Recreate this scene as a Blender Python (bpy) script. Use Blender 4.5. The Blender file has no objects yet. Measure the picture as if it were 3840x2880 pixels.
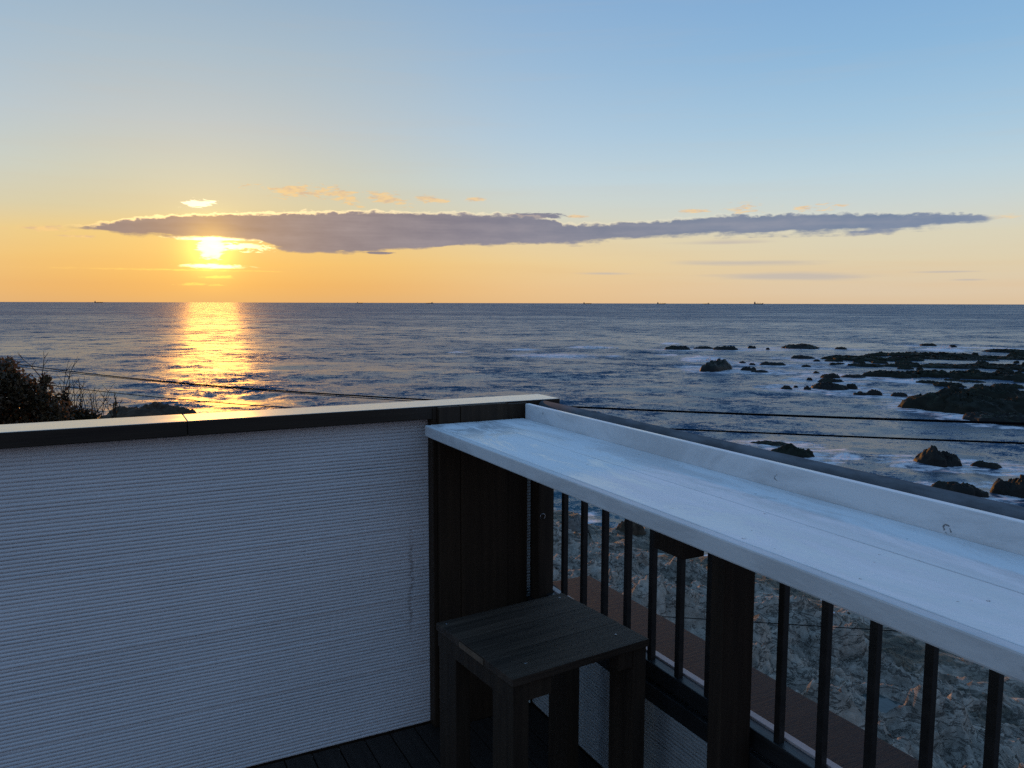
import bpy, bmesh, math, random
import numpy as np
from mathutils import Vector, Matrix

random.seed(7)
RNG = np.random.default_rng(11)
scn = bpy.context.scene
COL = scn.collection
R = math.radians

# ------------------------------------------------------------------ camera
YAW = R(27.33)
PITCH = math.atan(304 / 2970.0)
ROLL = math.atan(9.6 / 3840)
CAM = Vector((0, 0, 1.5))
cd = bpy.data.cameras.new('camera')
cam = bpy.data.objects.new('camera', cd)
COL.objects.link(cam)
cam.location = CAM
cam.matrix_world = (Matrix.Translation(CAM) @ Matrix.Rotation(-YAW, 4, 'Z')
                    @ Matrix.Rotation(math.pi / 2 - PITCH, 4, 'X') @ Matrix.Rotation(ROLL, 4, 'Z'))
cd.sensor_width = 36
cd.lens = 2970 / 3840 * 36
cd.clip_start = 0.05
cd.clip_end = 60000
scn.camera = cam
scn.render.resolution_x, scn.render.resolution_y = 1024, 768
scn.view_settings.view_transform = 'Standard'
scn.view_settings.look = 'None'
scn.view_settings.exposure = 0
scn.view_settings.gamma = 1
scn.view_settings.use_curve_mapping = False

SUN_AZ, SUN_EL = 6.71, 3.6          # degrees, azimuth from +Y towards +X
SEA = -6.5

# node helper ---------------------------------------------------------------
class V:
    """a socket with arithmetic"""
    def __init__(s, nt, sock): s.nt, s.s = nt, sock
    def _m(s, op, *o, clamp=False):
        n = s.nt.nodes.new('ShaderNodeMath'); n.operation = op; n.use_clamp = clamp
        for i, a in enumerate((s,) + o):
            if isinstance(a, V): s.nt.links.new(a.s, n.inputs[i])
            else: n.inputs[i].default_value = a
        return V(s.nt, n.outputs[0])
    def __add__(s, o): return s._m('ADD', o)
    __radd__ = __add__
    def __mul__(s, o): return s._m('MULTIPLY', o)
    __rmul__ = __mul__
    def __sub__(s, o): return s._m('SUBTRACT', o)
    def __rsub__(s, o): return (s * -1.0) + o
    def __truediv__(s, o): return s._m('DIVIDE', o)
    def pow(s, o): return s._m('POWER', o)
    def sqrt(s): return s._m('SQRT')
    def abs(s): return s._m('ABSOLUTE')
    def max(s, o): return s._m('MAXIMUM', o)
    def min(s, o): return s._m('MINIMUM', o)
    def clamp(s): return s._m('ADD', 0.0, clamp=True)
    def exp(s): return s._m('EXPONENT')
    def smooth(s, a, b, lo=0.0, hi=1.0):
        n = s.nt.nodes.new('ShaderNodeMapRange'); n.interpolation_type = 'SMOOTHSTEP'
        s.nt.links.new(s.s, n.inputs[0])
        for i, v in enumerate((a, b, lo, hi)): n.inputs[i + 1].default_value = v
        return V(s.nt, n.outputs[0])

def lin(c):
    return tuple(((v / 255) / 12.92 if v / 255 <= .04045 else ((v / 255 + .055) / 1.055) ** 2.4) for v in c)

def vcol(nt, c):
    n = nt.nodes.new('ShaderNodeRGB'); n.outputs[0].default_value = (*c[:3], 1); return V(nt, n.outputs[0])

def mix(nt, f, a, b, blend='MIX'):
    n = nt.nodes.new('ShaderNodeMix'); n.data_type = 'RGBA'; n.blend_type = blend; n.clamp_factor = blend == 'MIX'
    for i, v in ((0, f), (6, a), (7, b)):
        if isinstance(v, V): nt.links.new(v.s, n.inputs[i])
        elif isinstance(v, (tuple, list)): n.inputs[i].default_value = (*v[:3], 1)
        else: n.inputs[i].default_value = v
    return V(nt, n.outputs[2])

def ramp(nt, f, stops, interp='LINEAR'):
    n = nt.nodes.new('ShaderNodeValToRGB'); cr = n.color_ramp; cr.interpolation = interp
    while len(cr.elements) < len(stops): cr.elements.new(0.5)
    for e, (p, c) in zip(cr.elements, stops): e.position = p
    for e, (p, c) in zip(cr.elements, stops): e.color = (*c[:3], 1)
    nt.links.new(f.s, n.inputs[0]); return V(nt, n.outputs[0])

def noise(nt, vec, scale, detail=4, rough=.5, dist=0.0, out=0, typ=None, w=None):
    n = nt.nodes.new('ShaderNodeTexNoise')
    if typ: n.noise_type = typ
    n.inputs['Scale'].default_value = scale; n.inputs['Detail'].default_value = detail
    n.inputs['Roughness'].default_value = rough; n.inputs['Distortion'].default_value = dist
    if vec is not None: nt.links.new(vec.s, n.inputs['Vector'])
    return V(nt, n.outputs[out])

def vmap(nt, vec, scale=(1, 1, 1), rot=(0, 0, 0), loc=(0, 0, 0)):
    n = nt.nodes.new('ShaderNodeMapping'); nt.links.new(vec.s, n.inputs[0])
    n.inputs['Scale'].default_value = scale; n.inputs['Rotation'].default_value = rot
    n.inputs['Location'].default_value = loc
    return V(nt, n.outputs[0])

def comb(nt, x, y, z):
    n = nt.nodes.new('ShaderNodeCombineXYZ')
    for i, a in enumerate((x, y, z)):
        if isinstance(a, V): nt.links.new(a.s, n.inputs[i])
        else: n.inputs[i].default_value = a
    return V(nt, n.outputs[0])

# pixel helpers of the survey: directions of picture points, in degrees ------
_fw = np.array([math.sin(YAW) * math.cos(PITCH), math.cos(YAW) * math.cos(PITCH), -math.sin(PITCH)])
_r0 = np.array([math.cos(YAW), -math.sin(YAW), 0.])
_u0 = np.cross(_r0, _fw)
_r = _r0 * math.cos(ROLL) + _u0 * math.sin(ROLL)
_u = _u0 * math.cos(ROLL) - _r0 * math.sin(ROLL)
def ray(x, y): return _fw + _r * ((x - 1920) / 2970) - _u * ((y - 1440) / 2970)
def azel(x, y):
    d = ray(x, y); return math.degrees(math.atan2(d[0], d[1])), math.degrees(math.asin(d[2] / np.linalg.norm(d)))
def ground(x, y, z):
    d = ray(x, y); return np.array(CAM) + d * ((z - CAM[2]) / d[2])

# ------------------------------------------------------------------ world
world = bpy.data.worlds.new('World'); scn.world = world
world.use_nodes = True
wt = world.node_tree; wt.nodes.clear()
wo = wt.nodes.new('ShaderNodeOutputWorld'); bg = wt.nodes.new('ShaderNodeBackground')
wt.links.new(bg.outputs[0], wo.inputs[0])
tc = wt.nodes.new('ShaderNodeTexCoord')
sep = wt.nodes.new('ShaderNodeSeparateXYZ'); wt.links.new(tc.outputs['Generated'], sep.inputs[0])
dx, dy, dz = (V(wt, sep.outputs[i]) for i in range(3))
el = dz._m('ARCSINE') * (180 / math.pi)
az = dx._m('ARCTAN2', dy) * (180 / math.pi)
daz = az - SUN_AZ
adaz = daz.abs()
adaz = adaz.min(adaz * -1.0 + 360.0)
elp = el.max(0.0)
elf = (elp / 90.0).sqrt()
def P(e): return math.sqrt(e / 90)
def G(st): return [(P(e), lin(c)) for e, c in st]
r_near = ramp(wt, elf, G([(0, (224, 170, 108)), (1.2, (230, 176, 104)), (2.5, (236, 188, 110)), (4.5, (232, 200, 130)), (6, (212, 202, 164)), (8.4, (200, 204, 188)), (11.6, (186, 198, 202)), (16, (166, 189, 205)), (20, (148, 178, 204)), (35, (112, 152, 192)), (90, (101, 149, 198))]))
r_mid = ramp(wt, elf, G([(0, (238, 190, 130)), (1.2, (238, 196, 136)), (2.8, (240, 206, 144)), (4.5, (232, 211, 165)), (6, (215, 213, 192)), (8.4, (197, 213, 218)), (11.6, (178, 203, 222)), (16, (158, 189, 217)), (20, (142, 178, 213)), (35, (112, 153, 196)), (90, (101, 149, 198))]))
r_far = ramp(wt, elf, G([(0, (224, 198, 166)), (1.2, (224, 203, 172)), (2.8, (224, 210, 178)), (4.5, (220, 213, 188)), (6, (208, 215, 209)), (8.4, (190, 212, 222)), (11.6, (166, 200, 224)), (16, (141, 184, 220)), (20, (128, 172, 215)), (35, (114, 150, 196)), (90, (101, 149, 198))]))
r_back = ramp(wt, elf, G([(0, (138, 138, 154)), (4.5, (150, 146, 162)), (8.4, (152, 154, 174)), (14, (142, 163, 192)), (20, (131, 161, 197)), (35, (115, 154, 198)), (90, (101, 149, 198))]))
t1 = adaz.smooth(3, 26); t2 = adaz.smooth(10, 47); t3 = adaz.smooth(60, 150)
grad = mix(wt, t3, mix(wt, t2, mix(wt, t1, r_near, r_mid), r_far), r_back)
# the physical sky, tinted into the gradient
sky = wt.nodes.new('ShaderNodeTexSky'); sky.sky_type = 'NISHITA'; sky.sun_disc = False
sky.sun_elevation = R(SUN_EL); sky.sun_rotation = R(SUN_AZ); sky.air_density = 1.2; sky.dust_density = 2.0; sky.ozone_density = 2.0
nish = mix(wt, 1.0, V(wt, sky.outputs[0]), (0.1, 0.1, 0.1), 'MULTIPLY')
base = mix(wt, 0.03, grad, nish)
# angular distance to the sun
sd = (math.sin(R(SUN_AZ)) * math.cos(R(SUN_EL)), math.cos(R(SUN_AZ)) * math.cos(R(SUN_EL)), math.sin(R(SUN_EL)))
dot = dx * sd[0] + dy * sd[1] + dz * sd[2]
th = dot.min(0.999999)._m('ARCCOSINE') * (180 / math.pi)
glow1 = (th * th * (-1 / (2 * 1.1 ** 2))).exp()
glow2 = (th * (-1 / 4.2)).exp()
glow3 = (th * (-1 / 14.0)).exp()
# cloud coordinates with a ragged edge
cv = comb(wt, az * 0.35, el, 0.0)
n1 = noise(wt, cv, 1.3, 8, .58) - 0.5
n2 = noise(wt, vmap(wt, cv, (1, 1, 1), loc=(7, 3, 0)), 3.6, 7, .55) - 0.5
n3 = noise(wt, vmap(wt, comb(wt, az * .06, el, 0.0), (1, 1, 1), loc=(3, 9, 0)), 1.1, 6, .55) - 0.5
nb = noise(wt, comb(wt, az * 0.55, el * 0.9, 0.0), 1.7, 3, .5) - 0.5
n4 = noise(wt, comb(wt, az * 0.45, el * 2.0, 4.0), 2.4, 7, .6, .6) - 0.5
def fcurve(inp, pts, lo, hi):
    n = wt.nodes.new('ShaderNodeFloatCurve'); c = n.mapping.curves[0]
    a0, a1 = -12.0, 66.0
    x = (inp - a0) / (a1 - a0); wt.links.new(x.s, n.inputs['Value'])
    P_ = [((a - a0) / (a1 - a0), (e - lo) / (hi - lo)) for a, e in pts]
    while len(c.points) < len(P_): c.points.new(0.5, 0.5)
    for q, (px, py) in zip(c.points, P_): q.location = (px, py); q.handle_type = 'AUTO_CLAMPED'
    n.mapping.update()
    return V(wt, n.outputs[0]) * (hi - lo) + lo
sc_ = 3840 / 2212
top = [(60, 493), (130, 490), (210, 485), (290, 471), (400, 464), (550, 461), (700, 458), (850, 457), (950, 460), (1080, 463), (1180, 471), (1240, 485), (1300, 483), (1400, 478), (1500, 470), (1600, 464), (1750, 461), (1900, 460), (2050, 459), (2120, 462), (2170, 469)]
bot = [(60, 493), (130, 497), (210, 502), (330, 512), (420, 514), (520, 513), (580, 525), (620, 540), (700, 544), (780, 545), (850, 536), (1000, 527), (1150, 523), (1250, 520), (1400, 512), (1600, 505), (1750, 503), (1900, 498), (2000, 491), (2100, 480), (2170, 469)]
te = fcurve(az, [azel(x * sc_, y * sc_) for x, y in top], 2, 8)
be = fcurve(az, [azel(x * sc_, y * sc_) for x, y in bot], 2, 8)
inside_az = az.smooth(azel(110 * sc_, 800)[0], azel(290 * sc_, 800)[0]) * az.smooth(azel(2080 * sc_, 800)[0], azel(2170 * sc_, 800)[0], 1, 0)
lump = nb.abs() * 1.1 - 0.16 + n2 * 0.5 + n1 * .35
m_top = ((te - el) + lump * .8).smooth(-0.12, 0.10)
m_bot = ((el - be) + n3 * 1.3 + n1 * 0.9 + n2 * .3).smooth(-0.20, 0.12)
big = (m_top * m_bot * inside_az.smooth(0.0, 0.5)).clamp()
rim = (((te - el) + lump * .8).smooth(-0.20, -0.08) * ((te - el) + lump * .8).smooth(-0.06, 0.10, 1, 0) * m_bot * inside_az)
def blob(x, y, w, h, tilt=0.0, k=0.8, soft=0.5, nn=None):
    a0, e0 = azel(x * sc_, y * sc_); a1, _ = azel((x + w) * sc_, y * sc_)
    wa = abs(a1 - a0); he = math.degrees(h * sc_ / 2970)
    u = (az - a0) / wa; v = (el - e0 + (az - a0) * tilt) / he
    d = (u * u + v * v).sqrt()
    return (1.0 - d + (nn if nn is not None else n4) * (k * 2.0)).smooth(0.0, soft)
def vmaxs(l):
    m = l[0]
    for q in l[1:]: m = m.max(q)
    return m
peach = vmaxs([blob(640, 413, 88, 12, .02, 2.6, .6), blob(735, 422, 45, 15, .1, 2.6, .6), blob(835, 428, 50, 14, .13, 1.6, .6), blob(930, 430, 42, 9, .1, 1.2, .6), blob(1023, 431, 28, 5, 0, 1.6, .8),
               blob(115, 494, 90, 6, -.02, 1.8, .8), blob(180, 511, 55, 4, 0, 1.6, .8), blob(1250, 467, 30, 4, 0, 1.2, .8), blob(1500, 456, 40, 5, 0, 2.0, .9), blob(1610, 450, 30, 12, 0, 2.6, 1.2), blob(1760, 448, 75, 6, 0, 2.4, 1.0), blob(2170, 468, 40, 7, 0, 2.2, 1.4)])
sliver = vmaxs([blob(1150, 466, 75, 7, .0, 1.0, .4), blob(820, 546, 40, 3.5, 0, .8, .5)])
bright = vmaxs([blob(428, 440, 30, 8, -.12, 2.4, .4), blob(470, 516, 125, 4.5, 0, .9, .6), blob(520, 533, 70, 10, .0, 2.4, .6), blob(468, 575, 88, 5.5, 0, 1.0, .6)])
streak = vmaxs([blob(470, 599, 45, 4, 0, 1.6, .8), blob(430, 614, 48, 4, 0, 1.6, .8), blob(330, 582, 330, 2.5, 0, 1.4, 1.2)])
wisp = vmaxs([blob(1590, 568, 215, 7, .0, 1.4, 1.0, n3), blob(1690, 599, 240, 10, .012, 1.2, .8, n3), blob(1560, 524, 150, 6, 0, 1.4, 1.2, n3), blob(1310, 591, 70, 4, 0, 1.2, 1.2, n3), blob(2050, 587, 95, 2.5, 0, .8, 1, n3), blob(2090, 604, 60, 3, 0, 1., 1, n3)])
lowbank = (el.smooth(0.15, 0.9, 1, 0) + n3 * 1.6).clamp() * 0.16

sky_c = mix(wt, lowbank, base, lin((214, 178, 132)))
sky_c = mix(wt, glow3 * 0.05, sky_c, lin((255, 196, 96)))
add = mix(wt, 1.0, comb(wt, glow2 * 0.24, glow2 * 0.13, glow2 * 0.0), comb(wt, glow1 * 0.7, glow1 * 0.7, glow1 * 0.10), 'ADD')
band = (n3 * 2.2 + 0.2).clamp() * el.smooth(0.3, 1.2) * el.smooth(2.2, 4.2, 1, 0) * 0.16
sky_c = mix(wt, band, sky_c, lin((236, 182, 118)))
sky_c = mix(wt, wisp * 0.85, sky_c, lin((196, 186, 176)))
sky_c = mix(wt, peach * 0.72, sky_c, mix(wt, n2.smooth(-.1, .2), lin((250, 206, 140)), lin((214, 180, 150))))
# the sun itself and the glow round it
disc = (th + n4 * 1.6).smooth(0.36, 0.92, 1, 0)
sky_c = mix(wt, 1.0, sky_c, add, 'ADD')
sky_c = mix(wt, 1.0, sky_c, comb(wt, disc * 3.6, disc * 2.8, disc * 1.5), 'ADD')
bright_g = (th * (-1 / 3.4)).exp()
sky_c = mix(wt, 1.0, sky_c, comb(wt, bright * bright_g * 2.2, bright * bright_g * 1.8, bright * bright_g * 1.1), 'ADD')
sky_c = mix(wt, 1.0, sky_c, comb(wt, streak * glow2 * .55, streak * glow2 * .42, streak * glow2 * .03), 'ADD')
# the long bank of cloud in front of it
ccol = ramp(wt, (adaz / 60.0).clamp(), [(0, lin((160, 138, 122))), (.14, lin((142, 129, 130))), (.3, lin((132, 128, 140))), (.55, lin((124, 134, 154))), (1, lin((117, 138, 166)))])
ccol = mix(wt, (n3 * 1.6 + n1 * 0.9 + 0.25).clamp() * 0.7, ccol, mix(wt, 0.34, ccol, lin((232, 214, 208))))
ccol = mix(wt, 1.0, ccol, comb(wt, glow2 * 0.30 + glow1 * .40, glow2 * 0.13 + glow1 * .24, glow2 * 0.0), 'ADD')
holes = blob(520, 531, 62, 9, .0, 2.6, .7) * th.smooth(0.5, 5.0, 0.9, .75)
cloud = (big.max(sliver) * (1.0 - holes * 0.85)).clamp()
sky_c = mix(wt, cloud, sky_c, ccol)
sky_c = mix(wt, 1.0, sky_c, comb(wt, rim * glow3 * 0.75, rim * glow3 * 0.50, rim * glow3 * 0.20), 'ADD')
# below the horizon
sky_c = mix(wt, el.smooth(-1.5, -0.2, 1, 0), sky_c, lin((70, 84, 104)))
out = mix(wt, 1.0, sky_c, (10.0, 10.0, 10.0), 'MULTIPLY')
wt.links.new(out.s, bg.inputs[0])
bg.inputs[1].default_value = 0.1
world.cycles.sampling_method = 'MANUAL'; world.cycles.sample_map_resolution = 2048

# ------------------------------------------------------------------ sun
sl = bpy.data.lights.new('sun', 'SUN'); so = bpy.data.objects.new('sun', sl); COL.objects.link(so)
sl.energy = 2.3; sl.angle = R(0.55); sl.color = (1.0, 0.41, 0.05)
so.rotation_euler = Vector((-sd[0], -sd[1], -sd[2])).to_track_quat('-Z', 'Y').to_euler()
so.location = (0, 0, 30)
scn.cycles.use_denoising = False      # 128 samples: the fine grain left is like the photograph's
scn.cycles.sample_clamp_indirect = 6
scn.cycles.sample_clamp_direct = 2.0
scn.cycles.max_bounces = 6

# ------------------------------------------------------------------ materials
def new_mat(name):
    m = bpy.data.materials.new(name); m.use_nodes = True
    nt = m.node_tree; b = nt.nodes['Principled BSDF']
    return m, nt, b
def tcoord(nt, kind='Object'):
    n = nt.nodes.new('ShaderNodeTexCoord'); return V(nt, n.outputs[kind])
def setc(nt, b, key, v):
    if isinstance(v, V): nt.links.new(v.s, b.inputs[key])
    elif isinstance(v, (tuple, list)): b.inputs[key].default_value = (*v[:3], 1)
    else: b.inputs[key].default_value = v
def bump(nt, b, h, dist=0.01, strength=1.0, key='Normal'):
    n = nt.nodes.new('ShaderNodeBump'); n.inputs['Distance'].default_value = dist; n.inputs['Strength'].default_value = strength
    nt.links.new(h.s, n.inputs['Height']); nt.links.new(n.outputs[0], b.inputs[key])

def wood(name, c1, c2, axis='y', rough=.55, grain=1.0, spec=.4, bumpd=.0012, coat=0.0):
    m, nt, b = new_mat(name)
    o = tcoord(nt)
    oi = nt.nodes.new('ShaderNodeObjectInfo'); rnd = V(nt, oi.outputs['Random'])
    st = {'x': (1.2, 26, 26), 'y': (26, 1.2, 26), 'z': (26, 26, 1.2)}[axis]
    vv = vmap(nt, o, st)
    add_ = nt.nodes.new('ShaderNodeVectorMath'); add_.operation = 'ADD'
    nt.links.new(vv.s, add_.inputs[0]); nt.links.new(comb(nt, rnd * 37.0, rnd * 11.0, rnd * 53.0).s, add_.inputs[1])
    vv = V(nt, add_.outputs[0])
    g = noise(nt, vv, 1.6 * grain, 6, .62, .6)
    g2 = noise(nt, vv, 9 * grain, 3, .6, .2)
    big_ = noise(nt, o, 3.0, 3, .5)
    f = (g.smooth(.3, .7) * .6 + g2 * .25 + big_ * .3 - .15 + (rnd - .5) * .25).clamp()
    setc(nt, b, 'Base Color', mix(nt, f, c1, c2))
    setc(nt, b, 'Roughness', (g2 * .25 + (rough - .1)).clamp())
    b.inputs['Specular IOR Level'].default_value = spec
    b.inputs['Coat Weight'].default_value = coat; b.inputs['Coat Roughness'].default_value = .18
    bump(nt, b, g * .6 + g2 * .4, bumpd)
    return m

M = {}
M['deck'] = wood('dark_deck_wood', (.016, .012, .010), (.034, .026, .021), 'y', .6, spec=.25)
M['board_z'] = wood('dark_brown_board', (.021, .013, .008), (.046, .029, .017), 'z', .62, spec=.2)
M['post_z'] = wood('brown_post_wood', (.020, .013, .009), (.044, .030, .020), 'z', .6, spec=.22)
M['stool_p'] = wood('stool_seat_wood', (.016, .012, .009), (.085, .060, .043), 'x', .52, spec=.22)
M['stool_z'] = wood('stool_leg_wood', (.019, .013, .009), (.046, .032, .021), 'z', .6, spec=.22)
M['stool_end'] = wood('stool_worn_end', (.09, .065, .045), (.17, .12, .085), 'z', .75, spec=.15)
M['rail_y'] = wood('dark_rail_wood', (.010, .011, .012), (.022, .023, .025), 'y', .42, spec=.5)
M['coping'] = wood('red_brown_coping', (.013, .0085, .009), (.024, .015, .0155), 'x', .65, 2.2, spec=.25, bumpd=.002)
M['cap'] = wood('dark_cap_wood', (.018, .012, .009), (.038, .027, .019), 'x', .6, spec=.25)

def mat_cap_top():
    m, nt, b = new_mat('pale_cap_top')  # top face in a paler, glossier material than the cap's dark sides
    o = tcoord(nt)
    g = noise(nt, vmap(nt, o, (1.5, 30, 30)), 2, 6, .65, .5)
    w = noise(nt, vmap(nt, o, (3, 9, 1)), 2.2, 5, .6)
    setc(nt, b, 'Base Color', mix(nt, (g.smooth(.3, .75) * .5 + w.smooth(.35, .7) * .6).clamp(), (.20, .17, .14), (.42, .38, .34)))
    setc(nt, b, 'Roughness', (w.smooth(.3, .7) * .16 + .12))
    b.inputs['Specular IOR Level'].default_value = .9
    b.inputs['Coat Weight'].default_value = 1.0; b.inputs['Coat Roughness'].default_value = .24
    bump(nt, b, g, .0006)
    return m
M['cap_top'] = mat_cap_top()

def mat_white(name, base_=(.74, .75, .76), r0=.20, r1=.60, wear=True, spec=.5):
    m, nt, b = new_mat(name)
    o = tcoord(nt)
    st = noise(nt, vmap(nt, o, (14, 1.6, 14)), 1.4, 6, .6, .4)
    pat = noise(nt, vmap(nt, o, (5.5, 1.5, 5), loc=(1.3, .4, 0)), 1.5, 8, .72, 1.0)
    fine = noise(nt, vmap(nt, o, (60, 22, 60)), 2, 4, .6)
    speck = noise(nt, o, 46, 3, .7).smooth(.70, .78)
    c = mix(nt, (pat.smooth(.42, .58) * .7 + st.smooth(.3,.7) * .35).clamp(), tuple(v * .78 for v in base_), base_)
    c = mix(nt, speck * .35, c, (.25, .24, .24))
    setc(nt, b, 'Base Color', c)
    setc(nt, b, 'Roughness', (pat.smooth(.44, .56) * (r1 - r0) + fine * .1 + r0 - .05))
    b.inputs['Specular IOR Level'].default_value = spec
    bump(nt, b, st * .5 + fine * .35 + pat * .4, .0009)
    return m
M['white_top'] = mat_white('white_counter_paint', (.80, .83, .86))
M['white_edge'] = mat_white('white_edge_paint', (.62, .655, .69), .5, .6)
M['trim'] = mat_white('pale_trim_paint', (.42, .38, .38), .5, .7)

def mat_siding(name, c0):
    m, nt, b = new_mat(name)
    o = tcoord(nt)
    f = noise(nt, vmap(nt, o, (1, 1, 1)), 220, 4, .7)
    g = noise(nt, vmap(nt, o, (6, 6, 60)), 3, 4, .6)
    big_ = noise(nt, vmap(nt, o, (1.2, 1, 2.2)), 1.6, 5, .55)
    streak = noise(nt, vmap(nt, o, (30, 1, 1.2), loc=(.2, 0, .5)), 1.0, 4, .6).smooth(.66, .74)
    c = mix(nt, (big_.smooth(.3, .75) * .5 + f * .35).clamp(), tuple(v * .84 for v in c0), c0)
    c = mix(nt, streak * .06, c, (.26, .20, .17))
    sp = nt.nodes.new('ShaderNodeSeparateXYZ'); nt.links.new(o.s, sp.inputs[0]); ox, oz = V(nt, sp.outputs[0]), V(nt, sp.outputs[2])
    wob = noise(nt, vmap(nt, o, (1, 1, 9)), 2.0, 5, .7) - .5
    drip = ((ox - .905 - oz * .028 + wob * .05).abs().smooth(.0, .012, 1, 0) * oz.smooth(.30, .42) * oz.smooth(.62, .78, 1, 0) * noise(nt, vmap(nt, o, (30, 1, 60)), 2, 3, .6).smooth(.38, .6))
    c = mix(nt, drip * .6, c, (.16, .10, .075))
    setc(nt, b, 'Base Color', c)
    b.inputs['Roughness'].default_value = .75
    b.inputs['Specular IOR Level'].default_value = .3
    bump(nt, b, f * .8 + g * .5, .0022)
    return m
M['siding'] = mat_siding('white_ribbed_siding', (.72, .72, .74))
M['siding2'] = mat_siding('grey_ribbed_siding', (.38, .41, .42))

def mat_metal(name, c, rough, metallic=1.0, bd=.0004):
    m, nt, b = new_mat(name); o = tcoord(nt)
    n = noise(nt, vmap(nt, o, (1, .3, 1)), 26, 5, .65)
    setc(nt, b, 'Base Color', mix(nt, n.smooth(.35, .7), tuple(v * .6 for v in c), c))
    setc(nt, b, 'Roughness', n * .2 + rough - .1)
    b.inputs['Metallic'].default_value = metallic
    bump(nt, b, n, bd); b.inputs['Specular IOR Level'].default_value = .5 if metallic or rough < .6 else 0.0
    return m
M['pipe'] = mat_metal('galvanised_pipe', (.15, .17, .195), .72, .0)
M['baluster'] = mat_metal('dark_baluster', (.022, .020, .019), .45, .2)
M['screw'] = mat_metal('steel_screw', (.5, .5, .52), .35)
M['chip'] = mat_metal('chipped_paint_mark', (.20, .20, .21), .8, 0)
M['cable'] = mat_metal('black_cable', (.008, .008, .010), .7, 0)
M['seam'] = mat_metal('dark_seam', (.015, .015, .015), .9, 0)

def mat_rock(name, dark, light, wet=.35, moss=None, scale=1.0, strata=1.0, bd=.06):
    m, nt, b = new_mat(name)
    ge = nt.nodes.new('ShaderNodeNewGeometry'); p = V(nt, ge.outputs['Position'])
    sp = nt.nodes.new('ShaderNodeSeparateXYZ'); nt.links.new(ge.outputs['Normal'], sp.inputs[0]); nz = V(nt, sp.outputs[2])
    n_a = noise(nt, vmap(nt, p, (1, 1, 3 * strata), rot=(.25, .1, 0)), .9 * scale, 8, .62, .5)
    n_b = noise(nt, p, 5 * scale, 6, .65)
    n_c = noise(nt, p, 22 * scale, 4, .6)
    c = mix(nt, (n_a.smooth(.35, .68) * .6 + n_b.smooth(.3, .75) * .5 - .05).clamp(), dark, light)
    if moss is not None:
        mm = (nz.smooth(.45, .95) * n_b.smooth(.42, .6) * noise(nt, p, .35 * scale, 3, .5).smooth(.4, .6))
        c = mix(nt, mm * .8, c, moss)
    setc(nt, b, 'Base Color', c)
    setc(nt, b, 'Roughness', (n_b * .3 + .75 - wet).clamp())
    b.inputs['Specular IOR Level'].default_value = .22
    bump(nt, b, n_a * .5 + n_b * .35 + n_c * .15, bd, 1.0)
    return m
M['rock'] = mat_rock('dark_wet_rock', (.005, .005, .005), (.016, .015, .013), .3, (.016, .024, .009))
M['rock_green'] = mat_rock('mossy_dark_rock', (.005, .007, .005), (.018, .021, .014), .15, (.015, .024, .009), .8)
M['rock_brown'] = mat_rock('brown_rock', (.030, .022, .016), (.110, .075, .048), .1)
M['rock_gold'] = mat_rock('yellow_weedy_rock', (.08, .055, .02), (.24, .17, .06), .1)
M['rock_pale'] = mat_rock('pale_boulder', (.10, .095, .088), (.25, .23, .21), .05, scale=1.6)
M['foam'] = mat_rock('sea_spray', (.62, .62, .66), (.82, .80, .80), .0)

def mat_shore():
    m, nt, b = new_mat('pale_limestone_shore')
    ge = nt.nodes.new('ShaderNodeNewGeometry'); p = V(nt, ge.outputs['Position'])
    at = nt.nodes.new('ShaderNodeAttribute'); at.attribute_name = 'wet'; wet = V(nt, at.outputs['Fac'])
    n_a = noise(nt, vmap(nt, p, (1, .45, 2.5), rot=(0, 0, .5)), 1.0, 8, .64, .9)
    n_b = noise(nt, p, 4.5, 8, .68, .4)
    n_c = noise(nt, p, 26, 5, .62)
    c = mix(nt, (n_a.smooth(.32, .68) * .55 + n_b.smooth(.3, .72) * .5).clamp(), (.115, .098, .080), (.44, .385, .325))
    c = mix(nt, (n_c.smooth(.60, .72)) * .3, c, (.08, .07, .06))
    weed = (noise(nt, p, .8, 7, .62, .6).smooth(.47, .56) * wet.smooth(.15, .6)).max(wet.smooth(.82, 1.0))
    c = mix(nt, weed * .9, c, mix(nt, n_b.smooth(.4, .6), (.020, .022, .014), (.065, .058, .038)))
    setc(nt, b, 'Base Color', c)
    setc(nt, b, 'Roughness', (.82 - wet * .35 + n_b * .15).clamp())
    b.inputs['Specular IOR Level'].default_value = .3
    fis = noise(nt, vmap(nt, p, (1, .38, 3), rot=(0, 0, .5)), 1.3, 7, .66, 1.2)
    crack = (fis - .5).abs().smooth(.0, .022, 1, 0)
    c = mix(nt, crack * n_b.smooth(.42, .6) * .5, c, (.05, .045, .04))
    setc(nt, b, 'Base Color', c)
    bump(nt, b, n_a * .6 + n_b * .45 + n_c * .18 - crack * .3, .12, 1.0)
    return m
M['shore'] = mat_shore()

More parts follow.
